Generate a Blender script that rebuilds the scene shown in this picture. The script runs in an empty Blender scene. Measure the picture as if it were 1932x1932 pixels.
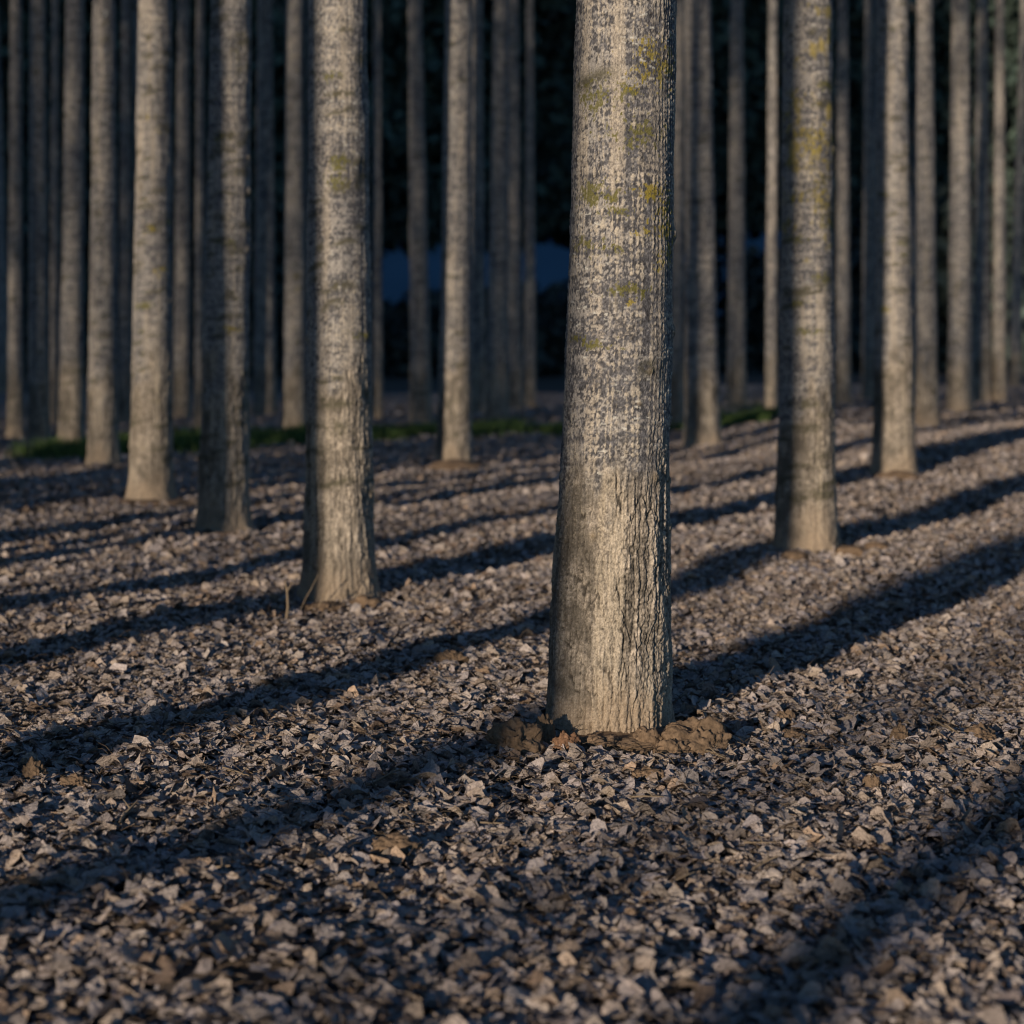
import bpy, math, random
import numpy as np
from mathutils import Vector
rng = np.random.default_rng(7)
random.seed(7)
S = bpy.context.scene
COL = S.collection
PI = math.pi

# ------------------------------------------------------------------ camera numbers
F = 3400.0            # focal length, in units of 1/1932 of the frame
CX = CY = 966.0
H = 1.48              # eye height
PITCH = math.atan(291.0 / F)
cp, sp = math.cos(PITCH), math.sin(PITCH)
# sun: low, behind the camera to the left.  SH = way the shadows run, PP = across them
AZ = math.radians(30.5)
ELEV = math.radians(10.5)
SH = np.array([math.sin(AZ), math.cos(AZ)])
PP = np.array([math.cos(AZ), -math.sin(AZ)])

# ------------------------------------------------------------------ noise
def h32(a, b, c=0):
    a = np.asarray(a).astype(np.int64); b = np.asarray(b).astype(np.int64); c = np.asarray(c).astype(np.int64)
    h = (a * 374761393 + b * 668265263 + c * 2147483647 + 1013904223) & 0xFFFFFFFF
    h = ((h ^ (h >> 13)) * 1274126177) & 0xFFFFFFFF
    h = ((h ^ (h >> 16)) * 2246822519) & 0xFFFFFFFF
    h = h ^ (h >> 15)
    return (h & 0xFFFFFF).astype(np.float64) / 16777216.0

def vnoise(x, y, z=0.0, seed=0):
    """smooth value noise, about -1..1"""
    x = np.asarray(x, float); y = np.asarray(y, float); z = np.asarray(z, float) + np.zeros_like(x)
    xi, yi, zi = np.floor(x), np.floor(y), np.floor(z)
    fx, fy, fz = x - xi, y - yi, z - zi
    fx = fx*fx*fx*(fx*(fx*6-15)+10); fy = fy*fy*fy*(fy*(fy*6-15)+10); fz = fz*fz*fz*(fz*(fz*6-15)+10)
    r = 0
    for dz in (0, 1):
        wz = fz if dz else 1 - fz
        for dy in (0, 1):
            wy = fy if dy else 1 - fy
            for dx in (0, 1):
                wx = fx if dx else 1 - fx
                r = r + wx*wy*wz * h32(xi+dx, yi+dy, zi+dz+seed*131)
    return r * 2 - 1

def fbm(x, y, z=0.0, seed=0, o=4):
    a, s, t = 1.0, 0, 0
    for i in range(o):
        s = s + a * vnoise(x*2**i, np.asarray(y)*2**i, np.asarray(z)*2**i, seed+i*7); t += a; a *= .5
    return s / t * 1.5

def sstep(a, b, x):
    t = np.clip((np.asarray(x, float) - a) / (b - a), 0, 1)
    return t*t*(3-2*t)

def voro(x, y, nx, seed=0):
    """cellular noise, periodic in x with nx cells: F2-F1 and the cell hash"""
    xi, yi = np.floor(x), np.floor(y)
    f1 = np.full(x.shape, 9.); f2 = np.full(x.shape, 9.); idv = np.zeros(x.shape)
    for dy in (-1, 0, 1):
        for dx in (-1, 0, 1):
            gx, gy = xi+dx, yi+dy
            gm = np.mod(gx, nx)
            px = gx + .1 + .8*h32(gm, gy, seed); py = gy + .1 + .8*h32(gm, gy, seed+77)
            d = np.hypot(x-px, y-py)
            new = d < f1
            f2 = np.where(new, f1, np.minimum(f2, d))
            idv = np.where(new, h32(gm, gy, seed+5), idv)
            f1 = np.where(new, d, f1)
    return f2 - f1, idv

# ------------------------------------------------------------------ ground shape and picking
def gbase(X, Y):
    Y = np.asarray(Y, float); d = np.maximum(Y - 8.5, 0)
    return .24*(1-np.exp(-d*d/(d+2.5)/8)) + .27 * sstep(13, 26, Y) * sstep(1.5, 5, X) + .075*np.exp(-((X-2.0)**2+(Y-12.8)**2)/1.9)
def ground_z(X, Y):
    X = np.asarray(X, float); Y = np.asarray(Y, float)
    fade = 1 - sstep(40, 70, np.hypot(X, Y))
    return gbase(X, Y) + fade * (.035*fbm(X*.9, Y*.9, 0, 3, 3) + .018*fbm(X*3.1, Y*3.1, 0, 9, 2))
def ray(x, y):
    rx, up = (x-CX)/F, (CY-y)/F
    return np.array([rx, cp + up*sp, -sp + up*cp])
def pick(x, y, smooth=True):
    """where the sight line of a point of the photograph meets the ground"""
    d = ray(x, y); t = 2.0
    while t < 400:
        p = d*t
        if H + p[2] <= float(gbase(p[0], p[1])) + .03: break
        t += .01
    return d[0]*t, d[1]*t
def at_depth(x, y, Y):
    d = ray(x, y); t = Y/d[1]
    return d[0]*t, H + d[2]*t

# ------------------------------------------------------------------ object helpers
def mesh_np(name, V, quads=None, tris=None, smooth=True):
    me = bpy.data.meshes.new(name)
    nq = 0 if quads is None else len(quads); nt = 0 if tris is None else len(tris)
    me.vertices.add(len(V)); me.vertices.foreach_set('co', np.asarray(V, np.float32).ravel())
    loops = []
    if nq: loops.append(np.asarray(quads, np.int32).ravel())
    if nt: loops.append(np.asarray(tris, np.int32).ravel())
    loops = np.concatenate(loops)
    me.loops.add(len(loops)); me.loops.foreach_set('vertex_index', loops)
    me.polygons.add(nq+nt)
    st = np.concatenate([np.arange(nq)*4, nq*4 + np.arange(nt)*3]).astype(np.int32)
    me.polygons.foreach_set('loop_start', st)
    me.polygons.foreach_set('use_smooth', np.full(nq+nt, smooth, bool))
    me.update(calc_edges=True); me.validate()
    return me
def vcol(me, C):
    a = me.color_attributes.new('Col', 'FLOAT_COLOR', 'POINT')
    c = np.ones((len(C), 4), np.float32); c[:, :3] = C
    a.data.foreach_set('color', c.ravel())
def link(name, me, mat=None, parent=None, loc=(0, 0, 0)):
    o = bpy.data.objects.new(name, me); COL.objects.link(o)
    if mat and me is not None and not me.materials: me.materials.append(mat)
    if parent: o.parent = parent
    o.location = loc
    return o
def tag(o, label=None, cat=None, group=None, kind=None):
    if label: o['label'] = label
    if cat: o['category'] = cat
    if group: o['group'] = group
    if kind: o['kind'] = kind
    return o
def empty(name, loc, label, cat, group=None):
    o = bpy.data.objects.new(name, None); COL.objects.link(o); o.location = loc
    o.empty_display_size = .2
    return tag(o, label, cat, group)
def tubes(paths, seg=5):
    """paths: list of (points, radii) -> V, quads"""
    V, Q, n = [], [], 0
    for pts, rad in paths:
        pts = np.asarray(pts, float); m = len(pts)
        tan = np.gradient(pts, axis=0); tan /= np.linalg.norm(tan, axis=1)[:, None] + 1e-9
        ref = np.array([0, 0, 1.]) if abs(tan[0][2]) < .8 else np.array([1., 0, 0])
        a = np.cross(tan, ref); a /= np.linalg.norm(a, axis=1)[:, None] + 1e-9
        b = np.cross(tan, a)
        ang = np.arange(seg)/seg*2*PI
        R = np.asarray(rad, float)[:, None, None]
        P = pts[:, None, :] + R*(np.cos(ang)[None, :, None]*a[:, None, :] + np.sin(ang)[None, :, None]*b[:, None, :])
        V.append(P.reshape(-1, 3))
        i = np.arange(m-1)[:, None]*seg; j = np.arange(seg)[None, :]; j2 = (j+1) % seg
        Q.append((np.stack([i+j, i+j2, i+seg+j2, i+seg+j], -1).reshape(-1, 4) + n)); n += m*seg
    return np.concatenate(V), np.concatenate(Q)

# ------------------------------------------------------------------ materials
def newmat(name):
    m = bpy.data.materials.new(name); m.use_nodes = True
    nt = m.node_tree; b = nt.nodes['Principled BSDF']
    b.inputs['Roughness'].default_value = .85
    b.inputs['Specular IOR Level'].default_value = .25
    return m, nt, b
def node(nt, t, **kw):
    n = nt.nodes.new(t)
    for k, v in kw.items(): setattr(n, k, v)
    return n
def noise_node(nt, scale, detail=4, rough=.6, coord='Object', sc=None):
    tc = node(nt, 'ShaderNodeTexCoord'); n = node(nt, 'ShaderNodeTexNoise')
    n.inputs['Scale'].default_value = scale; n.inputs['Detail'].default_value = detail; n.inputs['Roughness'].default_value = rough
    if sc:
        mp = node(nt, 'ShaderNodeMapping'); mp.inputs['Scale'].default_value = sc
        nt.links.new(tc.outputs[coord], mp.inputs['Vector']); nt.links.new(mp.outputs['Vector'], n.inputs['Vector'])
    else: nt.links.new(tc.outputs[coord], n.inputs['Vector'])
    return n
def ramp(nt, src, stops):
    r = node(nt, 'ShaderNodeValToRGB'); e = r.color_ramp.elements
    while len(e) < len(stops): e.new(.5)
    for i, (p, c) in enumerate(stops): e[i].position = p; e[i].color = (*c, 1)
    nt.links.new(src, r.inputs['Fac']); return r
def mult(nt, a, b):
    m = node(nt, 'ShaderNodeMix', data_type='RGBA', blend_type='MULTIPLY'); m.inputs[0].default_value = 1
    nt.links.new(a, m.inputs[6]); nt.links.new(b, m.inputs[7]); return m.outputs[2]
def bump(nt, b, h, strength, dist):
    n = node(nt, 'ShaderNodeBump'); n.inputs['Strength'].default_value = strength; n.inputs['Distance'].default_value = dist
    nt.links.new(h, n.inputs['Height']); nt.links.new(n.outputs['Normal'], b.inputs['Normal'])
def attr_mat(name, nscale, lo, hi, bdist, sc=None, spec=.2, rough=.85, detail=5):
    """vertex-stored pigment broken up by a finer noise, with the same noise as relief"""
    m, nt, b = newmat(name)
    a = node(nt, 'ShaderNodeAttribute', attribute_name='Col')
    n = noise_node(nt, nscale, detail, .65, sc=sc)
    r = ramp(nt, n.outputs['Fac'], [(.3, (lo,)*3), (.7, (hi,)*3)])
    nt.links.new(mult(nt, a.outputs['Color'], r.outputs['Color']), b.inputs['Base Color'])
    bump(nt, b, n.outputs['Fac'], 1, bdist)
    b.inputs['Roughness'].default_value = rough; b.inputs['Specular IOR Level'].default_value = spec
    return m
M_bark = attr_mat('bark', 160, .62, 1.38, .004)
M_leaf = attr_mat('dry_leaf', 95, .6, 1.35, .014, spec=.2, rough=.65)
M_soil = attr_mat('soil', 90, .7, 1.25, .006, spec=.1, rough=.95)
M_twig = attr_mat('twig', 60, .7, 1.2, .002, sc=(1, 1, .3))
M_foliage = attr_mat('foliage', 1.5, .6, 1.4, .02)
M_grass = attr_mat('grass', 8, .7, 1.3, .002)
M_branch, nt, b = newmat('branch_bark')
n_ = noise_node(nt, 6, 4); r_ = ramp(nt, n_.outputs['Fac'], [(.3, (.12, .105, .085)), (.7, (.24, .215, .18))])
nt.links.new(r_.outputs['Color'], b.inputs['Base Color'])
M_ground, nt, b = newmat('ground_soil')
n_ = noise_node(nt, 9, 7, .7); r_ = ramp(nt, n_.outputs['Fac'], [(.3, (.045, .033, .024)), (.7, (.13, .10, .078))])
nt.links.new(r_.outputs['Color'], b.inputs['Base Color']); bump(nt, b, n_.outputs['Fac'], 1, .03)
M_hill, nt, b = newmat('hazy_hillside')
n_ = noise_node(nt, .06, 5, .6); r_ = ramp(nt, n_.outputs['Fac'], [(.35, (.05, .095, .13)), (.65, (.06, .11, .15))])  # blue of distance haze put into the hill's own colour
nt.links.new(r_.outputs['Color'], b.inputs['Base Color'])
M_shade_bluff, nt, b = newmat('shade_bluff')  # for the added bluff that blocks the sun
n_ = noise_node(nt, .05, 5, .6); r_ = ramp(nt, n_.outputs['Fac'], [(.35, (.03, .045, .025)), (.65, (.06, .075, .04))])
nt.links.new(r_.outputs['Color'], b.inputs['Base Color'])

# ------------------------------------------------------------------ ground sheet
def axis(parts):
    out = [parts[0][0]]
    for a, b, s in parts: out += list(np.linspace(a, b, max(2, int(round(abs(b-a)/s))+1))[1:])
    return np.array(out)
xs = axis([(-900, -60, 60), (-60, -14, 4), (-14, -5, .4), (-5, 5, .09), (5, 16, .4), (16, 60, 4), (60, 900, 60)])
ys = axis([(-700, -20, 60), (-20, 2, 2), (2, 14, .09), (14, 45, .35), (45, 140, 4), (140, 1000, 60)])
GX, GY = np.meshgrid(xs, ys)
GZ = ground_z(GX, GY)
nx_, ny_ = len(xs), len(ys)
ii = (np.arange(ny_-1)[:, None]*nx_ + np.arange(nx_-1)[None, :]).ravel()
me = mesh_np('ground', np.stack([GX.ravel(), GY.ravel(), GZ.ravel()], 1), np.stack([ii, ii+1, ii+1+nx_, ii+nx_], 1))
tag(link('ground', me, M_ground), kind='structure')

# ------------------------------------------------------------------ trunks
C_ = lambda *c: np.array(c, float)
def mixc(c, d, w): return c + (d - c) * np.clip(w, 0, 1)[:, None]
def make_trunk(seed, prof, zfine, dz, nseg, top, knots=(), moss=(), bars=18, chain=.8, lowz=1.07, lichen=.0, soilz=.30):
    """prof(z) -> (centre x, radius).  fine rows up to zfine, coarse ones above."""
    z = np.concatenate([np.arange(-.12, zfine, dz), np.linspace(zfine, top, 40)])
    nf = int(nseg*.74)
    th = np.concatenate([np.linspace(-1.75, 1.75, nf, endpoint=False), np.linspace(1.75, 2*PI-1.75, nseg-nf, endpoint=False)])
    Z, T = np.meshgrid(z, th, indexing='ij'); shp = Z.shape
    Z = Z.ravel(); T = T.ravel()
    cx, r = prof(Z)
    R0 = .215
    qx, qy = R0*np.sin(T), -R0*np.cos(T)
    off = seed*13.7
    N = lambda s, sz, k, o=3: fbm(qx*s+off, qy*s+off, Z*sz, seed*3+k, o)
    wl = sstep(-.16, .16, lowz - Z + .24*N(6, 3, 1) + .16*N(22, 6, 41, 2) + .08*np.sin(T-.3))         # rough fissured foot
    disp = .007*N(5, 2.2, 2) + .0035*N(16, 6, 3, 2)
    # flutes running into the roots
    ph = h32(seed, 1)*6
    flute = np.cos(5*T+ph+.6*np.sin(T*2+ph)) * np.exp(-np.maximum(Z, 0)/.13)
    disp += .014*flute*(Z > -1)
    # fissures: long cells
    NC = 58
    wx = T/(2*PI)*NC + .45*N(9, 3.2, 4) + .28*N(46, 16, 9, 2)
    e1, id1 = voro(wx, Z/.21 + .6*N(14, 7, 5), NC, seed)
    NC2 = 120
    e2, id2 = voro(T/(2*PI)*NC2 + .6*N(26, 10, 6), Z/.026 + .6*N(20, 20, 7), NC2, seed+3)
    crack = (1 - sstep(.01, .12, e1)) * sstep(-.25, .35, N(6, 2.5, 31) + .22*np.sin(T) + .10 + .4*N(30, 12, 33, 2))
    crack2 = 1 - sstep(.02, .22, e2)
    n4 = N(150, 120, 36, 2)
    rid = N(52, 5, 42, 3)
    disp += wl*(-.0062*crack + .0045*(sstep(.05, .6, e1)-.5) - .0030*crack2 + .0030*(id1-.5) + .0028*(id2-.5) + .0018*n4 + .0040*rid)
    # chains of pale diamond lenticels on the smooth bark above
    NL = 64
    lc = T/(2*PI)*NL + .42*N(9, 3, 8) + .16*N(40, 30, 34, 2)
    ci = np.mod(np.floor(lc), NL); fc = lc-np.floor(lc)-.5 - .35*(h32(ci, 9, seed)-.5)
    rh = .016 + .020*h32(ci, 3, seed)
    lr = Z/rh + 7*h32(ci, 4, seed) + .5*N(12, 30, 10, 2)
    ri = np.floor(lr); fr = lr-ri-.5 - .5*(h32(ci, ri, seed+8)-.5)
    sz = .28 + .5*h32(ci, ri, seed+2)
    dia = 1.2 - (np.abs(fc)/(.60*sz) + np.abs(fr)/(.80*sz)) + .40*N(70, 70, 32, 2)
    line = 1 - np.abs(fc)/(.10 + .14*h32(ci, 21, seed)*(1+.8*N(40, 30, 37, 2)))
    pres = sstep(-.35, .45, N(4, 2, 11) + .35*N(22, 10, 38, 2) + chain - .62 + .42*np.sin(T))
    pick_col = sstep(.18, .3, h32(ci, 6, seed))
    cream = np.clip(np.maximum(sstep(0, .30, dia), .65*sstep(0, .6, line)*sstep(.05, .5, N(10, 16, 12)+.3*N(50, 50, 39, 2))), 0, 1) * pres * pick_col
    up = (1-wl)
    cream = cream*(.55 + .45*sstep(-.3, .3, fbm(qx*5+off, qy*5+off, Z*42, seed+211, 3)))
    disp += up*(.0030*cream - .0012*crack2*.5)
    # short pale dashes lying across
    NDc = 30
    dc = T/(2*PI)*NDc; di = np.mod(np.floor(dc), NDc); dr = Z/.021; dri = np.floor(dr)
    dfx = dc-np.floor(dc)-.5; dfy = dr-dri-.5
    dash = ((h32(di, dri, seed+4) > .80) * (np.abs(dfx + .3*(h32(di, dri, seed+41)-.5)) < .12+.24*h32(di, dri, seed+5)) * (np.abs(dfy + .3*N(30, 30, 13)) < .16)).astype(float)*sstep(-.3, .4, N(5, 5, 27)+.15)
    disp += .0012*dash
    # branch scars / knots
    knot = np.zeros_like(Z)
    for (kt, kz, ks) in knots:
        dt = (np.mod(T-kt+PI, 2*PI)-PI)*r; d = np.hypot(dt, (Z-kz)*.9)/ks
        disp += ks*.62*np.exp(-d**2*1.6) - ks*.30*np.exp(-(d/.32)**2)
        knot = np.maximum(knot, np.exp(-d**2*1.2))
    r = r + disp
    x = cx + r*np.sin(T); y = -r*np.cos(T)
    # ---------------- pigment
    n1 = N(10, 8, 14); n2 = N(34, 34, 15); n3 = N(70, 70, 16, 2); nb = N(3, 1.5, 17)
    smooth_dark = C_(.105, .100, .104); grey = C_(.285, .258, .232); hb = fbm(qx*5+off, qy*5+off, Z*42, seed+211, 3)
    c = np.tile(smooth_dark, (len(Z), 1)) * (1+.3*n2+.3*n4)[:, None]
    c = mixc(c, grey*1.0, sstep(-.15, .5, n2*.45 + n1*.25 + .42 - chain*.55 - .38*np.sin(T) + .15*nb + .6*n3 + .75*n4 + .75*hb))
    c = c*(1 + .22*n4 - .35*crack2*up)[:, None]
    c = mixc(c, C_(.50, .425, .33), cream*.92*(.82+.25*n4))
    c = mixc(c, C_(.50, .475, .42), dash*.8)
    ridge = np.tile(C_(.30, .25, .197), (len(Z), 1)) * np.clip(1 + .34*n2 + .34*n3 + .48*n4 + .40*(id1-.5) + .3*(id2-.5) + .35*rid, .3, 2)[:, None]
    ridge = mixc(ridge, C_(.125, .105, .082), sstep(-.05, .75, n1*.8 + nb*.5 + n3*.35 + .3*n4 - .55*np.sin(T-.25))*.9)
    ridge = mixc(ridge, C_(.10, .085, .065), crack2*.62)
    ridge = mixc(ridge, C_(.045, .038, .03), crack*.9)
    vst = sstep(.15, .75, N(18, 1.2, 18) + .4*n4)                           # pale upright streaks of dry bark
    ridge = mixc(ridge, C_(.47, .39, .29), vst*.6*(1-crack)*(1-.5*crack2))
    c = mixc(c, ridge, wl)
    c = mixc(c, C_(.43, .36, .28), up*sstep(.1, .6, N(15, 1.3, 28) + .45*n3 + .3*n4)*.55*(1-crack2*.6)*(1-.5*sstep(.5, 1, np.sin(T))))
    c = mixc(c, C_(.25, .19, .12), knot*.7)
    # dark moss bars at old branch whorls
    rs = random.Random(seed+100)
    for _ in range(bars):
        bz = rs.uniform(.35, zfine+1.0); bt = rs.uniform(-1.5, 1.5); bw = rs.uniform(.15, .7); bh = rs.uniform(.012, .030)
        dt = np.mod(T-bt+PI, 2*PI)-PI
        m = np.exp(-(np.abs(dt)/bw)**4) * np.exp(-((Z-bz-.02*dt+.02*n1)/bh)**2)
        c = mixc(c, C_(.085, .075, .048), m*sstep(-.4, .3, n2+.35)*.95)
    # moss and lichen cushions
    for (mt, mz, mw, mh, kind) in moss:
        dt = (np.mod(T-mt+PI, 2*PI)-PI)/mw; d = np.hypot(dt, (Z-mz)/mh)
        m = sstep(.1, .42, .75 - d + .7*n2 + .5*n1 + .9*n3 + .9*n4)
        mc = C_(.108, .098, .024) if kind == 0 else C_(.25, .19, .03)
        c = mixc(c, mc, m*.9*(1-.35*cream))
    if lichen > 0:
        m = sstep(.1, .8, N(7, 9, 19)+.5*n2 - .9 + lichen*sstep(1.2, 2.6, Z))
        c = mixc(c, C_(.27, .205, .05), m*.8)
    c = mixc(c, C_(.30, .225, .155), sstep(soilz, .0, Z + .09*n1 + .05*np.sin(T*3+ph))*.85*(1-.5*crack))
    V = np.stack([x, y, Z], 1)
    nz, nt_ = shp
    i = np.arange(nz-1)[:, None]*nt_; j = np.arange(nt_)[None, :]; j2 = (j+1) % nt_
    Q = np.stack([i+j, i+j2, i+nt_+j2, i+nt_+j], -1).reshape(-1, 4)
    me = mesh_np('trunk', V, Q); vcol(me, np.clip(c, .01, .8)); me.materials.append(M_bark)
    return me
def gen_prof(r0, lean, flare=1.0):
    def f(z):
        zz = np.maximum(z, 0)
        return lean*z, r0*(1 + .17*flare*np.exp(-zz/.09) + .12*flare*np.exp(-zz/.7)) * np.clip(1.02 - zz/22., .06, 2)
    return f

# bare crown, one mesh for all
def make_crown():
    rr = random.Random(5); paths = []
    def limb(p, d, L, r, lvl):
        pts = [np.array(p)]; dd = np.array(d, float); n = 5
        for k in range(n):
            dd = dd + np.array([rr.uniform(-.12, .12), rr.uniform(-.12, .12), .12]); dd /= np.linalg.norm(dd)
            pts.append(pts[-1] + dd*L/n)
        rad = [r*(1-k/n*.85) for k in range(n+1)]
        paths.append((pts, rad))
        if lvl > 0:
            for k in range(5 if lvl == 2 else 4):
                t = rr.randint(1, n); a = rr.uniform(0, 2*PI)
                q = dd + .9*np.array([math.cos(a), math.sin(a), .25]); q /= np.linalg.norm(q)
                limb(pts[t], q, L*rr.uniform(.35, .6), max(.006, r*(1-t/n*.85)*.6), lvl-1)
    for k in range(34):
        z = 13.2 + k*.235; a = k*2.4 + rr.uniform(-.4, .4)
        L = rr.uniform(2.2, 3.6)*(1.05 - .6*k/34)
        limb((0, 0, z), (math.cos(a), math.sin(a), rr.uniform(.7, 1.2)), L, .055*(1.05-.6*k/34), 2)
    V, Q = tubes(paths, 4)
    return mesh_np('crown', V, Q)
CROWN = make_crown(); CROWN.materials.append(M_branch)

GRP = 'poplars planted in rows'
bases = []
def tree(x, y, w, label, me=None, lean=0, group=GRP, loc=None, rz=0, scale=None):
    X, Y = pick(x, y) if loc is None else loc
    if loc is None: k_ = 1 + w/F/2; X, Y = X*k_, Y*k_      # the foot seen is the front of the trunk
    gz = float(gbase(X, Y)); gz = float(ground_z(X, Y)) if loc is not None else gz
    t = empty('poplar_tree', (X, Y, gz), label, 'tree', group)
    o = link('trunk', me, None, t)
    o.rotation_euler.z = rz
    if scale: o.scale = (scale, scale, 1)
    cr = link('crown', CROWN, None, t)
    cr.rotation_euler.z = random.uniform(0, 6.28); cr.scale = (1, 1, random.uniform(.96, 1.04))
    bases.append((X, Y, w))
    return t
def depth(x, y): return pick(x, y)[1]

# --- the near tree, its outline read off at several heights
X0, Y0 = pick(1150, 1390); Y0 += .25; X0 *= Y0/(Y0-.25)
tab = [(1420, 1010, 1283), (1388, 1017, 1276), (1360, 1023, 1272), (1330, 1028, 1270), (1300, 1031, 1269), (1200, 1037, 1268), (1100, 1042, 1268),
       (1000, 1048, 1268), (870, 1056, 1266), (800, 1060, 1268), (640, 1068, 1271), (500, 1073, 1273), (346, 1077, 1275), (0, 1088, 1276)]
zt, ct, rt = [], [], []
for (py, l, r) in tab:
    xl, zz = at_depth(l, py, Y0-.02); xr, _ = at_depth(r, py, Y0-.02)
    zt.append(zz); ct.append((xl+xr)/2 - X0); rt.append((xr-xl)/2)
zt += [10, 20.5]; ct += [ct[-1]+.15, ct[-1]+.3]; rt += [.16, .012]
def main_prof(z): return np.interp(z, zt, ct), np.interp(z, zt, rt) - .003
def zy(py): return at_depth(1150, py, Y0-.2)[1]
KN = [(1.38, zy(437), .035), (1.36, zy(622), .030), (1.32, zy(795), .022), (1.34, zy(912), .020), (1.30, zy(1000), .022),
      (-1.36, zy(905), .022), (-1.30, zy(985), .018), (.75, zy(900), .022), (.55, zy(700), .014), (-1.42, zy(1120), .016), (1.2, zy(1120), .02), (-.4, zy(1010), .016), (.35, zy(760), .012)]
MS = [(-.75, zy(362), .34, .035, 0), (-.25, zy(365), .2, .03, 0), (.55, zy(360), .38, .035, 1), (.85, zy(395), .3, .05, 1), (.8, zy(432), .42, .03, 1),
      (-.85, zy(462), .36, .03, 0), (-.15, zy(470), .12, .012, 0), (.15, zy(548), .5, .022, 0), (.45, zy(550), .22, .02, 0), (.1, zy(568), .06, .014, 1),
      (.75, zy(500), .14, .05, 1), (-.6, zy(652), .4, .020, 0), (-1.0, zy(640), .3, .02, 0), (-.1, zy(400), .3, .016, 0), (1.1, zy(470), .2, .05, 1),
      (.3, zy(250), .6, .05, 0), (-.5, zy(180), .6, .05, 0), (.7, zy(120), .5, .07, 1)]
me = make_trunk(1, main_prof, 3.1, .0040, 400, 20.5, KN, MS, bars=3, chain=.95, lowz=1.07)
tree(0, 0, 235, 'large sharp poplar trunk in front, mossy grey bark, soil clods at its foot', me, loc=(X0, Y0))
COL.objects['poplar_tree'].location.z = 0

# --- the other trees read off the photograph: foot x, foot y, width, x at the picture's top edge, label, detail
T = [
 (641, 1132, 131, 638, 'second largest trunk left of the near trunk, left third in shade, twigs at its foot', 2, 0),
 (422, 1000, 93, 432, 'half shaded trunk with dark bars across its bark, left of the second largest trunk', 2, 0),
 (285, 942, 79, 290, 'bright sunlit trunk on a soil patch, left of the barred trunk', 2, .2),
 (194, 881, 56, 196, 'sunlit blurred trunk with its foot at the grass strip, left of the bright trunk', 1, 0),
 (134, 846, 47, 139, 'pale blurred trunk leaning slightly right at the grass edge, third full trunk from the left', 1, .2),
 (73, 836, 40, 72, 'dim grey blurred trunk, second from the left border of the picture', 1, 0),
 (30, 826, 30, 30, 'narrow pale trunk cut by the left border of the photograph', 1, 0),
 (1521, 1039, 110, 1523, 'sunlit trunk with yellow lichen on top, first to the right of the near trunk', 2, .75),
 (1686, 896, 76, 1684, 'sunlit trunk with a paler rough foot, right of the yellow lichened trunk', 2, .15),
 (1750, 801, 40, 1747, 'slim dull trunk just right of the sunlit trunk with a paler rough foot', 1, 0),
 (1812, 776, 48, 1812, 'dull brown trunk at the right, left one of an overlapping pair', 1, 0),
 (1853, 757, 33, 1853, 'slim dull trunk at the right, right one of an overlapping pair', 0, 0),
 (1886, 757, 28, 1886, 'dark trunk at the far right border of the photograph', 0, 0),
 (857, 882, 65, 862, 'shaded trunk with flared foot on a small mound, between the two largest trunks', 1, 0),
 (1325, 842, 66, 1320, 'almost black trunk lit only on its right edge, just right of the near trunk', 1, 0),
 (1390, 770, 37, 1390, 'slim dim trunk between the almost black trunk and the yellow lichened trunk', 1, 0),
 (1455, 785, 25, 1457, 'thin trunk half hidden at the left edge of the yellow lichened trunk', 0, 0),
 (1591, 764, 31, 1590, 'thin dim trunk close to the right edge of the yellow lichened trunk', 0, 0),
 (1640, 752, 30, 1640, 'very dark trunk between the yellow lichened trunk and the one with a rough foot', 0, 0),
 (1276, 812, 26, 1280, 'dim trunk mostly hidden by the right edge of the near trunk', 0, 0),
 (795, 797, 41, 788, 'dark trunk lit only on its lower right, left of the trunk on a small mound', 1, 0),
 (938, 804, 42, 942, 'dim trunk behind the grass strip, right of the trunk on a small mound', 1, 0),
 (971, 774, 31, 970, 'thin dim trunk touching the dim trunk behind the grass strip on its right', 0, 0),
 (1000, 768, 24, 1000, 'thin black trunk beside the blue gap left of the near trunk', 0, 0),
 (900, 780, 34, 900, 'black unlit trunk between the mound trunk and the dim trunk behind the grass strip', 0, 0),
 (556, 821, 46, 556, 'evenly lit tan trunk standing on the grass just left of the second largest trunk', 1, .2),
 (378, 812, 22, 378, 'thin trunk half hidden behind the left edge of the half shaded barred trunk', 0, 0),
 (343, 792, 34, 345, 'dark trunk close behind the right side of the bright trunk', 0, 0),
 (236, 800, 26, 237, 'dark narrow trunk close behind the left side of the trunk on a soil patch', 0, 0),
 (500, 785, 44, 500, 'wide black trunk between the barred trunk and the evenly lit tan trunk', 0, 0),
 (712, 790, 22, 712, 'thin dark trunk peeping out on the right side of the second largest trunk', 0, 0),
 (104, 800, 20, 104, 'thin dark trunk between the pale leaning trunk and the dim trunk left of it', 0, 0),
]
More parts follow.
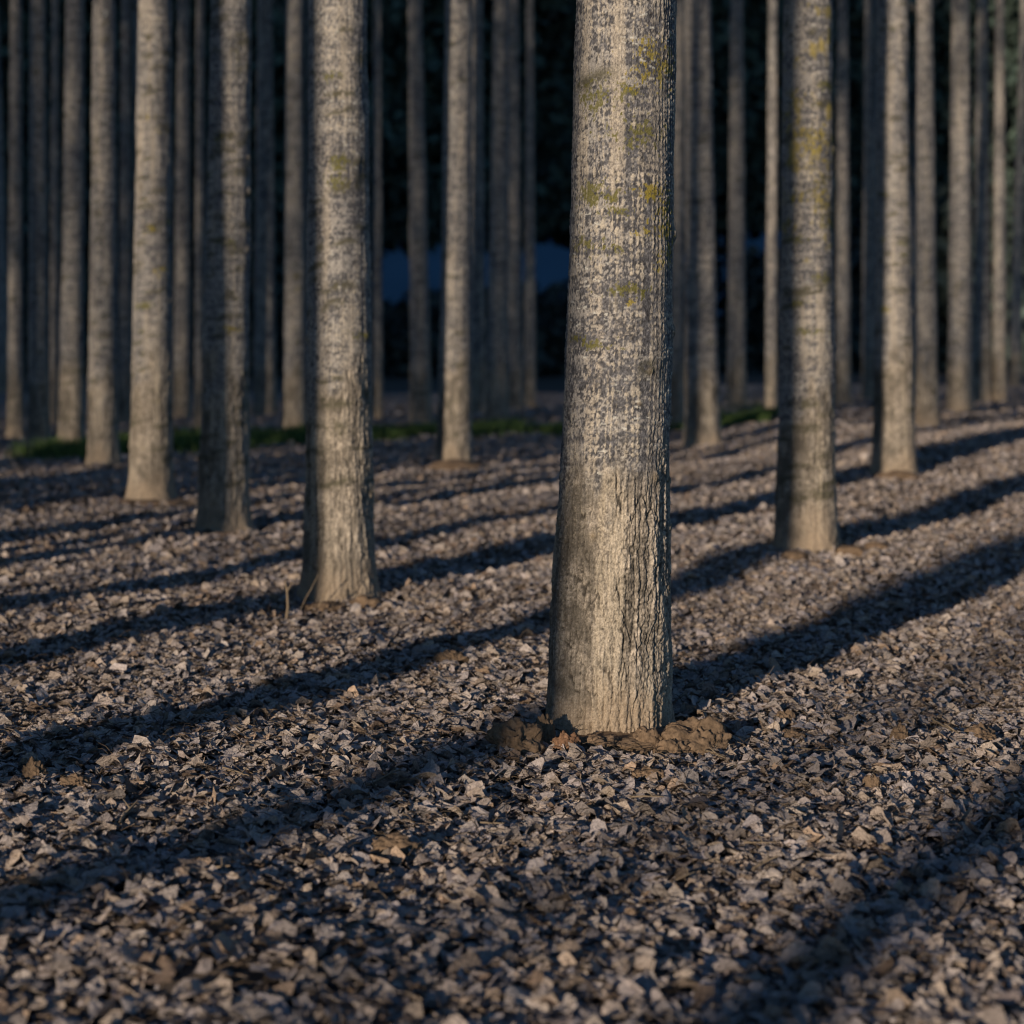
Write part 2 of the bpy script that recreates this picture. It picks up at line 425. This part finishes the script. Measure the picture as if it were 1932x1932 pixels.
for k, (x, y, w, tx, lab, lod, lich) in enumerate(T):
    X, Y = pick(x, y); gz = float(gbase(X, Y))
    D = w/F*Y
    xt, zt_ = at_depth(tx, 346, Y)
    lean = (xt - X)/(zt_ - gz)
    zf = at_depth(x, 0, Y)[1] - gz
    dz, ns = {2: (.009, 190), 1: (.02, 90), 0: (.05, 48)}[lod]
    if lod == 2: zf = min(zf, 5.5)
    kn = [(s*random.uniform(1.1, 1.5), random.uniform(.5, 3), random.uniform(.02, .032)) for s in (1, 1, 1, -1, -1, 1)] if lod == 2 else ()
    ms = [(random.uniform(-1.2, 1.2), random.uniform(1.5, 3.2), random.uniform(.2, .5), random.uniform(.02, .04), random.choice((0, 0, 1))) for _ in range(5)] if lod == 2 else ()
    if 'yellow lichen on top' in lab:
        ms += [(.2, 2.75, .5, .12, 1), (.5, 2.45, .3, .08, 1), (-.5, 2.15, .5, .03, 0), (-.5, 1.72, .35, .03, 0), (-.1, 1.52, .5, .025, 0)]
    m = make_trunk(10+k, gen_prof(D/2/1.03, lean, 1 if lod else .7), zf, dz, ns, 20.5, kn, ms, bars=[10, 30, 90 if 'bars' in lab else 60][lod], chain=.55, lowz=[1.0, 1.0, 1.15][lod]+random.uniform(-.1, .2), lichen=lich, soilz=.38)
    tree(x, y, w, lab, m)

# generic trunks for the rows nobody can tell apart
generic = [make_trunk(60+k, gen_prof(.2, .0, .8), 9, .07, 44, 20.5, bars=10, chain=.5) for k in range(3)]
far = [(268, 66, .22), (455, 64, .2), (590, 70, .22),
       (1240, 66, .2), (1665, 62, .2), (1722, 66, .2), (1915, 60, .2), (8, 62, .2)]
for k, (x, Y, r) in enumerate(far):
    X, _ = at_depth(x, 700, Y)
    tree(0, 0, 20, 'dark blurred trunk in the far rows of the plantation, barely lit', generic[k % 3], loc=(X, Y), group='far rows of dark trunks', rz=k*1.1, scale=r/.2*random.uniform(.9, 1.1))
# trees of the same rows standing to the left of the frame and behind the camera: their shadows cross the picture; some added only to dim the far trunks
cast = [(-3.46, -17, .21), (-4.77, -6, .25), (-6.53, -5, .25), (-7.65, -4, .25), (-9.28, -2, .22), (-10.31, -1, .21), (-11.98, 0, .20), (-13.0, 1, .2), (-12.62, -6, .18),
        (-16.1, 2, .2), (-16.85, -5, .2), (-19.0, -8, .21), (-20.0, 2, .2), (-14.1, -8, .2), (-1.5, -24, .22), (-2.35, -44, .17), (-.2, -12, .2), (-8.2, -44, .2), (-10.75, -46, .17), (-9.75, -7, .16), (-12.35, -9, .19), (-13.4, -3, .2), (-13.75, -11, .2), (-14.42, -5, .18), (-15.65, -9, .2), (-16.45, -12, .2), (-17.25, -7, .2),
        (-18.62, -14, .18), (-19.4, -3, .2), (-19.72, -10, .2), (-20.4, -6, .19)]
for k in range(16): cast.append((-21.6-k*.85, -6-5*(k % 3), .21))  # extra unseen trees, added to darken the far left rows
rc = random.Random(21)
for u in np.arange(-21.2, -42, -.95): cast.append((u+rc.uniform(-.15, .15), rc.uniform(-22, 2), rc.uniform(.18, .23)))  # more unseen trees, added to block sun from the dark trunks
for u0, st, t0, t1 in ((-15.4, 1.3, -42, -28), (-13.4, 1.3, -60, -46), (-12.7, 1.5, -88, -72), (-18.5, 1.2, -116, -100), (-15.6, 1.15, -150, -130)):
    for u in np.arange(u0, -40, -st): cast.append((u+rc.uniform(-.4, .4), rc.uniform(t0, t1), rc.uniform(.17, .2)))  # unseen rows further back, added to dim the far trunks
for k, (u, t, r) in enumerate(cast):
    p = PP*u + SH*t
    tree(0, 0, 20, 'unseen poplar outside the left of the frame whose long shadow falls across the leaves', generic[k % 3], loc=(float(p[0]), float(p[1])), group='poplars outside the frame', rz=k*2.3, scale=r/.2)

# ------------------------------------------------------------------ fallen leaves
CAM_SPREAD = .33
def leaf_protos(n, nu, nv, crump):
    out = []
    for k in range(n):
        v = np.linspace(0, 1, nv); u = np.linspace(-1, 1, nu)
        Vv, Uu = np.meshgrid(v, u, indexing='ij')
        sharp = rng.uniform(.45, .75)
        w = .52*np.sin(PI*np.clip(Vv, .0, 1)**sharp)**.85 + .015
        w = w*(1+.13*rng.standard_normal(w.shape)*(np.abs(Uu) > .9))
        x = Uu*w; y = Vv - .5 - .08*np.abs(Uu)*(Vv < .2)
        # roll: bend across and along
        kx = rng.uniform(-2.6, 2.6)*rng.random()**.5; ky = rng.uniform(-2.0, 2.0); fold = rng.uniform(-.35, .6)
        ax = x*kx; z = np.where(np.abs(kx) > .05, (1-np.cos(ax))/kx, 0); x2 = np.sin(ax)/kx
        z = z + fold*np.abs(x)
        ay = y*ky; z2 = z*np.cos(ay) + (1-np.cos(ay))/ky; y2 = np.sin(ay)/ky - z*np.sin(ay)
        z2 = z2 + crump*fbm(Uu*1.9+k*9, Vv*3.2, 0, k, 3)*.5 + .02*np.sin(Vv*14+np.abs(Uu)*3)*(1-np.abs(Uu))
        P = np.stack([x2, y2, z2-z2.mean()], -1).reshape(-1, 3)
        i = (np.arange(nv-1)[:, None]*nu + np.arange(nu-1)[None, :]).ravel()
        out.append((P, np.stack([i, i+1, i+1+nu, i+nu], 1)))
    return out
def rotmats(n, tilt):
    yaw = rng.uniform(0, 2*PI, n); ti = np.abs(rng.normal(0, tilt, n)); ta = rng.uniform(0, 2*PI, n)
    cy, sy = np.cos(yaw), np.sin(yaw)
    Rz = np.zeros((n, 3, 3)); Rz[:, 0, 0] = cy; Rz[:, 0, 1] = -sy; Rz[:, 1, 0] = sy; Rz[:, 1, 1] = cy; Rz[:, 2, 2] = 1
    ax = np.stack([np.cos(ta), np.sin(ta), np.zeros(n)], 1)
    K = np.zeros((n, 3, 3)); K[:, 0, 2] = ax[:, 1]; K[:, 1, 2] = -ax[:, 0]; K[:, 2, 0] = -ax[:, 1]; K[:, 2, 1] = ax[:, 0]
    I = np.eye(3)[None]; s = np.sin(ti)[:, None, None]; c = (1-np.cos(ti))[:, None, None]
    return (I + s*K + c*(K@K)) @ Rz
PAL = np.array([(.285, .245, .205), (.26, .235, .21), (.225, .205, .19), (.36, .305, .24), (.19, .155, .12), (.32, .285, .245), (.13, .098, .072), (.25, .225, .21), (.31, .235, .165), (.17, .145, .13)])
PW = np.array([.19, .19, .16, .10, .07, .10, .04, .10, .03, .02]); PW /= PW.sum()
soil_spots = []
def scatter(y0, y1, dens, size, protos, lift, tilt, keep=None):
    ymax = y1; area = CAM_SPREAD*(y1**2-y0**2) + .8*(y1-y0)
    n = int(area*dens)
    Y = np.sqrt(rng.uniform(y0**2, y1**2, n)); X = rng.uniform(-1, 1, n)*(CAM_SPREAD*Y+.4)
    ok = np.ones(n, bool)
    for (bx, by, w) in bases:
        d = np.hypot(X-bx, Y-by); rr = w/F*by*.5 if by > 3 else .2
        ok &= d > rr + .01
    for (bx, by, sr) in soil_spots:
        d = np.hypot(X-bx, (Y-by)*.8)
        ok &= (d > sr*.9) | (rng.random(n) < .10)
    if keep is not None: ok &= keep(X, Y)
    thin = fbm(X*1.3, Y*1.3, 0, 40, 3)
    ok &= rng.random(n) < np.clip(.85 + .6*thin, .45, 1)
    X, Y = X[ok], Y[ok]; n = len(X)
    s = size*np.exp(np.clip(rng.normal(0, .30, n), -.8, .5))
    R = rotmats(n, tilt)
    z = ground_z(X, Y) + rng.uniform(.0, 1, n)**1.3*lift + .004
    pid = rng.integers(0, len(protos), n)
    ci = rng.choice(len(PAL), n, p=PW)
    C = np.array([1.54, 1.44, 1.45])*PAL[ci] * np.exp(np.clip(rng.normal(0, .24, n), -.7, .38))[:, None]
    C *= np.minimum(1, .46/C.max(1))[:, None]
    Vs, Qs, Cs, base = [], [], [], 0
    for k, (P, Q) in enumerate(protos):
        m = np.where(pid == k)[0]
        if not len(m): continue
        V = np.einsum('nij,pj->npi', R[m], P)*s[m][:, None, None]*rng.uniform(.75, 1.1, len(m))[:, None, None]
        V[:, :, 0] += X[m][:, None]; V[:, :, 1] += Y[m][:, None]; V[:, :, 2] += z[m][:, None]
        # nothing sinks far below the soil
        V[:, :, 2] = np.maximum(V[:, :, 2], (z[m]-.02)[:, None])
        np_ = len(P)
        q = (Q[None] + (np.arange(len(m))*np_)[:, None, None]).reshape(-1, 4) + base
        Vs.append(V.reshape(-1, 3)); Qs.append(q); Cs.append(np.repeat(C[m], np_, 0)); base += len(m)*np_
    return np.concatenate(Vs), np.concatenate(Qs), np.concatenate(Cs)

# ------------------------------------------------------------------ soil clods
def blob(seed, n=5, rough=.3):
    import bmesh
    bm = bmesh.new(); bmesh.ops.create_icosphere(bm, subdivisions=n, radius=1)
    V = np.array([v.co[:] for v in bm.verts]); Fc = np.array([[v.index for v in f.verts] for f in bm.faces]); bm.free()
    o = seed*5.3
    d = 1 + rough*fbm(V[:, 0]*1.6+o, V[:, 1]*1.6, V[:, 2]*1.6, seed, 3) + .13*fbm(V[:, 0]*6+o, V[:, 1]*6, V[:, 2]*6, seed, 3) + .05*fbm(V[:, 0]*17+o, V[:, 1]*17, V[:, 2]*17, seed+4, 2)
    cr = np.abs(fbm(V[:, 0]*2.6+o, V[:, 1]*2.6+4, V[:, 2]*2.6, seed+50, 3))
    d -= .16*(1-sstep(0, .09, cr))
    n2 = fbm(V[:, 0]*9+o, V[:, 1]*9, V[:, 2]*9, seed+9, 2)
    c = np.tile(C_(.165, .112, .072), (len(V), 1))*(1+.3*n2)[:, None]
    return V*d[:, None], Fc, np.clip(c, .01, 1)
clods = [  # x, y of the foot, width, height (photo units), label
 (1318, 1404, 136, 74, 'largest cracked brown soil clod, against the right root of the near trunk', 0),
 (1225, 1402, 74, 54, 'rounded soil clod touching the front of the near trunk left of the largest clod', 0),
 (1270, 1412, 80, 44, 'lumpy soil clod in front of the rounded clod at the near trunk', 0),
 (1130, 1408, 92, 34, 'low flat soil clod in front of the middle of the near trunk', 0),
 (1066, 1414, 50, 46, 'reddish upright soil clod at the left front of the near trunk', 0),
 (972, 1414, 100, 66, 'dark shaded soil clod left of the near trunk', 0),
 (1025, 1398, 46, 60, 'shaded soil lump tucked against the left root of the near trunk', 0),
 (1230, 1462, 70, 36, 'brown soil clod among leaves below the largest clod', 0),
 (852, 1256, 70, 32, 'isolated brown soil clod in the shadow band left of the near trunk', 0),
 (1478, 1360, 44, 28, 'soil clod with a pale leaf on it, right of the largest clod', 0),
 (1492, 1376, 50, 22, 'flat soil clod just below the clod with a pale leaf', 0),
 (1568, 1362, 54, 22, 'low soil clod in the sun right of the pale leaf clod', 0),
 (1700, 1388, 38, 42, 'upright soil clod at the right among leaves', 0),
 (1846, 1386, 76, 40, 'wide soil clod by the right border of the photograph', 0),
 (1648, 1484, 36, 40, 'small upright soil clod at the lower right', 0),
 (740, 1592, 110, 40, 'wide soil clod at the bottom edge of the photograph', 0),
 (62, 1472, 44, 48, 'tall dark soil clod in the shadow at the left border', 0),
 (140, 1486, 60, 34, 'dark soil clod in the shadow right of the tall one at the left border', 0),
 (1112, 1512, 46, 26, 'small soil clod below the near trunk in half shade', 0),
 (375, 1362, 60, 24, 'low soil clod in the broad shadow band at the left', 0),
 (612, 1140, 84, 22, 'low brown soil heap at the foot of the second largest trunk', 1),
 (690, 1137, 66, 24, 'soil heap at the right foot of the second largest trunk', 1),
 (1608, 1040, 84, 24, 'soil heap at the right foot of the yellow lichened trunk', 1),
 (1500, 1050, 60, 18, 'soil heap at the left front of the yellow lichened trunk', 1),
 (1655, 1034, 56, 18, 'outer soil heap right of the yellow lichened trunk', 1),
 (1700, 898, 120, 18, 'low soil heap round the foot of the rough footed trunk', 1),
 (288, 948, 160, 18, 'low soil heap round the brightly sunlit blurred trunk', 1),
 (420, 1008, 110, 14, 'low soil heap round the half shaded barred trunk', 1),
 (860, 888, 130, 22, 'grassy soil mound under the shaded trunk with flared foot', 1),
 (1185, 1398, 350, 30, 'low crumbly soil mound spreading round the foot of the near trunk', 1),
]
for k, (x, y, w, h, lab, heap) in enumerate(clods):
    if not w: continue
    X, Y = pick(x, y); V, Fc, c = blob(k+1, 5 if Y < 9 else 4)
    W = w/F*Y/2; Hh = h/F*Y
    V = V*np.array([W, W*(.75 if not heap else .7), Hh*.78]); V[:, 2] = np.maximum(V[:, 2] + Hh*.16, -.05)
    if k == 4: c = c*np.array([1.12, .92, .85])
    me = mesh_np('soil_clod', V, None, Fc); vcol(me, c)
    o = link('soil_heap' if heap else 'soil_clod', me, M_soil, None, (X, Y + W*.3, float(ground_z(X, Y))))
    o.rotation_euler.z = 0
    tag(o, lab, 'soil clod' if not heap else 'soil heap', 'brown soil clods' if not heap else 'soil heaps at tree feet')
    soil_spots.append((X, Y+W*.3, W*.9))
soil_spots.append((X0, Y0-.05, .34))

P1 = leaf_protos(40, 6, 7, .24); P2 = leaf_protos(14, 4, 5, .3); P3 = leaf_protos(10, 3, 3, .3)
parts = [scatter(3.3, 13, 1250,  .058, P1, .032, .29), scatter(3.3, 13, 520, .062, P2, .008, .12), scatter(3.3, 13, 800, .022, P3, .034, .5), scatter(13, 27, 640, .056, P2, .034, .45),
         scatter(27, 62, 150, .085, P3, .04, .5)]
def stems(y0, y1, dens):
    n = int((CAM_SPREAD*(y1**2-y0**2)+.8*(y1-y0))*dens)
    Y = np.sqrt(rng.uniform(y0**2, y1**2, n)); X = rng.uniform(-1, 1, n)*(CAM_SPREAD*Y+.4)
    ok = np.hypot(X-X0, Y-Y0) > .27; X, Y = X[ok], Y[ok]; n = len(X)
    a = rng.uniform(0, 2*PI, n); L = rng.uniform(.025, .075, n); e = rng.normal(.1, .3, n); r = .0014
    p = np.stack([X, Y, ground_z(X, Y)+rng.uniform(.02, .06, n)], 1); d = np.stack([np.cos(a)*np.cos(e), np.sin(a)*np.cos(e), np.sin(e)], 1)
    s_ = np.cross(d, [0, 0, 1.]); s_ /= np.linalg.norm(s_, axis=1)[:, None]; u_ = np.cross(s_, d)
    m = p + d*L[:, None]*.5 + u_*L[:, None]*.12; q = p + d*L[:, None]
    tri = [s_*r, (-.5*s_+.87*u_)*r, (-.5*s_-.87*u_)*r]
    V = np.stack([k_+o_ for k_ in (p, m, q) for o_ in tri], 1)
    f = np.array([[i*3+j, i*3+(j+1) % 3, i*3+3+(j+1) % 3, i*3+3+j] for i in (0, 1) for j in range(3)])
    c = np.repeat(np.array([[.12, .085, .055]])*np.exp(rng.normal(0, .4, n))[:, None], 9, 0)
    return V.reshape(-1, 3), (f[None]+(np.arange(n)*9)[:, None, None]).reshape(-1, 4), c
parts.append(stems(3.3, 11, 260))
Vs, Qs, Cs, b0 = [], [], [], 0
for (V, Q, c) in parts: Vs.append(V); Qs.append(Q+b0); Cs.append(c); b0 += len(V)
me = mesh_np('leaf_litter', np.concatenate(Vs), np.concatenate(Qs), smooth=True); vcol(me, np.clip(np.concatenate(Cs), .01, .5))
tag(link('leaf_litter', me, M_leaf), 'dry curled grey brown poplar leaves covering the ground', 'fallen leaves', kind='stuff')

# ------------------------------------------------------------------ twigs and stalks
def twig(name, p0, p1, r, lab, cat, bend=.02, side=(), group=None):
    p0 = np.array(p0); p1 = np.array(p1); L = np.linalg.norm(p1-p0)
    t = np.linspace(0, 1, 9)[:, None]
    off = np.array([random.uniform(-1, 1), random.uniform(-1, 1), random.uniform(-.3, .5)])*bend*L
    pts = p0 + (p1-p0)*t + off*np.sin(PI*t) + np.random.default_rng(int(abs(p0[0])*1e4) % 9999).normal(0, .004*L, (9, 3))
    paths = [(pts, np.linspace(r, r*.5, 9))]
    for (s, dx, dy, dz) in side:
        a = pts[s]; q = a + np.array([dx, dy, dz]); paths.append((np.linspace(a, q, 4), np.linspace(r*.6, r*.25, 4)))
    V, Q = tubes(paths, 6); org = p0.copy()
    me = mesh_np(name, V-org, Q); vcol(me, np.tile(C_(.20, .15, .10), (len(V), 1)))
    tag(link(name, me, M_twig, None, tuple(org)), lab, cat, group)
def gp(x, y, dz=.03):
    X, Y = pick(x, y); return (X, Y, float(ground_z(X, Y))+dz)
def up(x, y, x2, y2, dY=0):
    X, Y = pick(x, y); X2, Z2 = at_depth(x2, y2, Y+dY); return (X, Y, float(ground_z(X, Y))), (X2, Y+dY, Z2)
tw = [((1757, 1352), (1812, 1396), .006, 'forked brown stick on the leaves near the right border'), ((1328, 1408), (1368, 1434), .006, 'short thick stick just below the largest soil clod'),
      ((226, 1556), (256, 1530), .006, 'pale straight stick on sunlit leaves at the lower left'), ((1380, 1446), (1424, 1440), .004, 'thin stick lying flat right of the brown clod'),
      ((1500, 1400), (1566, 1420), .004, 'thin dark twig below the low sunlit clods'), ((700, 1480), (760, 1462), .004, 'thin twig on bright leaves left of the dark shaded clod'),
      ((420, 1450), (470, 1474), .004, 'thin twig on bright leaves at the lower left centre'), ((1560, 1500), (1610, 1478), .004, 'thin twig beside the small upright clod'),
      ((900, 1540), (950, 1556), .004, 'thin twig at the bottom of the photograph below the near trunk'), ((1620, 1300), (1640, 1240), .003, 'slender twig crossing the lower edge of the big right shadow')]
for (a, b_, r, lab) in tw:
    p, q = gp(*a, .04), gp(*b_, .055)
    twig('stick', p, q, r, lab, 'stick', .05, [(4, .03, .05, .03), (6, -.03, .04, .02)] if r > .005 else [(5, .02, .03, .02)], 'fallen sticks')
for _ in range(16):
    x = random.uniform(60, 1880); y = random.uniform(1090, 1700); a = random.uniform(-.5, .5); l = random.uniform(26, 60)*(y-675)/700
    if 980 < x < 1420 and 1300 < y < 1450: continue
    twig('twig', gp(x, y, .045), gp(x+l*math.cos(a), y+l*math.sin(a)*.7, .06), random.uniform(.0025, .0045), 'thin dry twig lying among the fallen leaves', 'twig', .07, [(5, random.uniform(-.03, .03), .03, .02)], 'twigs scattered over the leaves')
st = [((575, 1130), (610, 1074), .004, 'thin bent shoot leaning over the left foot of the second largest trunk'), ((606, 1132), (642, 1076), .004, 'second bent shoot across the foot of the second largest trunk'),
      ((540, 1158), (538, 1096), .010, 'short pale broken stub left of the second largest trunk'), ((548, 1135), (560, 1080), .003, 'thin upright shoot beside the broken stub'),
      ((1775, 978), (1780, 934), .003, 'thin dry stalk standing in the shadow at the right'), ((1704, 996), (1712, 962), .003, 'thin dry stalk between the lichened trunk and the right border'),
      ((1630, 1004), (1648, 962), .003, 'dry leaning stalk behind the heap of the yellow lichened trunk'), ((1446, 1300), (1450, 1270), .002, 'short dry stalk in the dark shadow right of the near trunk')]
for (a, b_, r, lab) in st:
    p, q = up(*a, *b_, dY=-.02); q = np.array(q)
    if 'second largest' in lab and 'stub' not in lab: p = np.array(p) + [0, -.28, 0]; q = q + [0, -.28, 0]
    twig('stalk', p, q, r, lab, 'stalk', .06, [(6, .03, 0, .05)], 'dry stalks')

# ------------------------------------------------------------------ grass strip behind the plantation's edge
def grass(n, r2):
    s = r2.random(n)*1.0
    ex = np.array([pick(36, 868), pick(560, 838), pick(1000, 817), pick(1440, 798), pick(1640, 782)])
    lx = np.interp(s, np.linspace(0, 1, 5), ex[:, 0]); ly = np.interp(s, np.linspace(0, 1, 5), ex[:, 1])
    lx = lx - 1.5*(s < .02)
    d = np.abs(r2.normal(0, 1.6, n)); X = lx + r2.normal(0, .3, n) - .2*d; Y = ly + d
    patch = fbm(X*.8, Y*.5, 0, 70, 3); ok = patch > -.25 + .45*s; X, Y = X[ok], Y[ok]; n = len(X)
    h = r2.uniform(.06, .20, n)*(1.15-.4*X/15); a = r2.uniform(0, 2*PI, n); w = r2.uniform(.006, .012, n); l = r2.normal(0, .05, (n, 2))
    z = ground_z(X, Y); ca, sa = np.cos(a)*w, np.sin(a)*w
    V = np.stack([np.stack([X-ca, Y-sa, z], 1), np.stack([X+ca, Y+sa, z], 1), np.stack([X+ca*.6+l[:, 0]*.5, Y+sa*.6+l[:, 1]*.5, z+h*.6], 1), np.stack([X+l[:, 0], Y+l[:, 1], z+h], 1)], 1)
    q = np.arange(n)[:, None]*4 + np.array([0, 1, 2, 3])[None]
    c = np.repeat(np.array([.075, .115, .032])[None]*np.exp(r2.normal(0, .3, n))[:, None], 4, 0)
    return V.reshape(-1, 3), q, c
V, Q, c = grass(60000, np.random.default_rng(3))
me = mesh_np('grass', V, Q, smooth=False); vcol(me, c)
tag(link('grass', me, M_grass), 'low green grass strip behind the leaf covered ground', 'grass', kind='stuff')

# ------------------------------------------------------------------ dark wood at the back: one mass
def wood():
    r2 = np.random.default_rng(11); Vs = []; Cs = []
    def clump(cx, cy, cz, rx, ry, rz, n, size, col):
        d = r2.normal(0, 1, (n, 3)); d /= np.linalg.norm(d, axis=1)[:, None]; d *= r2.uniform(.35, 1, n)[:, None]**.5
        P = np.array([cx, cy, cz]) + d*np.array([rx, ry, rz])
        a = r2.normal(0, 1, (n, 3)); a /= np.linalg.norm(a, axis=1)[:, None]; b_ = np.cross(a, r2.normal(0, 1, (n, 3))); b_ /= np.linalg.norm(b_, axis=1)[:, None]
        s = size*r2.uniform(.5, 1.2, n)[:, None]
        Vs.append(np.stack([P-a*s, P+b_*s*.6, P+a*s, P-b_*s*.6], 1).reshape(-1, 3))
        Cs.append(np.repeat(np.array(col)[None]*np.exp(r2.normal(0, .3, n))[:, None], 4, 0))
    for x in np.arange(-62, 64, 3.2):
        sl = .055*x
        for row in range(3):
            yy = 116+row*6+r2.uniform(-2, 2)
            # undergrowth up to the gap, then the crowns above it
            clump(x+r2.uniform(-2, 2), yy, 2.5+.09*x+.11*max(0, x-4), 3.0, 2.5, r2.uniform(3.2, 4.2), 320, .55, (.055, .064, .058))
            clump(x+r2.uniform(-1, 1), yy-1.5, 1.4, 3.0, 2.0, 2.6, 260, .55, (.05, .058, .05))
            for k in range(6):
                zc = 11.9+sl+k*4.6+r2.uniform(-.6, 1.0)
                clump(x+r2.uniform(-1.5, 1.5), yy+r2.uniform(-1, 1), zc, 3.2, 2.6, 3.1, 300, .65, (.055, .078, .062))
    # closed thicket on either side of the gap
    for x in list(np.arange(-62, -10, 3)) + list(np.arange(26, 64, 3)):
        for k in range(3):
            clump(x+r2.uniform(-1, 1), 114+r2.uniform(-2, 4), 3+k*3.2, 3, 2.5, 2.6, 260, .6, (.05, .066, .055))
    V = np.concatenate(Vs); q = np.arange(len(V)//4)[:, None]*4+np.arange(4)[None]
    return V, q, np.concatenate(Cs)
V, Q, c = wood()
me = mesh_np('wood', V, Q, smooth=False); vcol(me, c)
tag(link('wood', me, M_foliage), 'dark dense wood closing off the plantation in the background', 'wood', kind='stuff')

# ------------------------------------------------------------------ far hill and an added, unseen bluff that keeps the sun off the background
def sheet(name, xs, ys, fn, mat):
    A, B = np.meshgrid(xs, ys); Xh, Yh, Zh = fn(A, B); n = len(xs)
    i = (np.arange(len(ys)-1)[:, None]*n + np.arange(n-1)[None, :]).ravel()
    tag(link(name, mesh_np(name, np.stack([Xh.ravel(), Yh.ravel(), Zh.ravel()], 1), np.stack([i, i+1, i+1+n, i+n], 1)), mat), kind='structure')
sheet('hill', np.linspace(-420, 420, 80), np.linspace(330, 720, 40),
      lambda A, B: (A, B, -1 + 135*sstep(330, 640, B + 12*vnoise(A*.012, B*.012)) + 5*vnoise(A*.03, B*.03)), M_hill)
sheet('hill', np.linspace(-420, -26, 90), np.linspace(-640, -300, 50),  # unseen bluff, shaped to shade the wood and the far slope
      lambda A, B: (A*PP[0]+B*SH[0], A*PP[1]+B*SH[1], -2 + 235*sstep(-26, -40, A)*sstep(-640, -470, B)*sstep(-300, -400, B)*sstep(-420, -360, A)), M_shade_bluff)

# ------------------------------------------------------------------ light
W = bpy.data.worlds.new('World'); S.world = W; W.use_nodes = True
nt = W.node_tree; bg = nt.nodes['Background']
sky = nt.nodes.new('ShaderNodeTexSky'); sky.sky_type = 'NISHITA'; sky.sun_disc = False
sky.sun_elevation = ELEV; sky.ozone_density = 5; sky.dust_density = .2; sky.air_density = 1.0
sdir = np.array([-SH[0]*math.cos(ELEV), -SH[1]*math.cos(ELEV), math.sin(ELEV)])     # towards the sun
sky.sun_rotation = math.atan2(sdir[0], sdir[1])
nt.links.new(sky.outputs['Color'], bg.inputs['Color']); bg.inputs['Strength'].default_value = .105
L = bpy.data.lights.new('sun', 'SUN'); L.energy = 5.0; L.angle = math.radians(.55); L.color = (1, .86, .69)
so = bpy.data.objects.new('sun', L); COL.objects.link(so)
so.rotation_euler = Vector(-sdir).to_track_quat('-Z', 'Y').to_euler()

# ------------------------------------------------------------------ camera
cam = bpy.data.cameras.new('camera'); co = bpy.data.objects.new('camera', cam); COL.objects.link(co)
cam.sensor_width = 36; cam.lens = F/1932*36; cam.clip_end = 3000; cam.clip_start = .05
co.location = (0, 0, H); co.rotation_euler = (PI/2 - PITCH, 0, 0)
cam.dof.use_dof = True; cam.dof.focus_distance = Y0-.42; cam.dof.aperture_fstop = 1.9
S.cycles.filter_width = 1.15
S.camera = co
S.render.resolution_x = S.render.resolution_y = 1024
S.view_settings.view_transform = 'Standard'; S.view_settings.look = 'None'
S.view_settings.exposure = 0; S.view_settings.gamma = 1
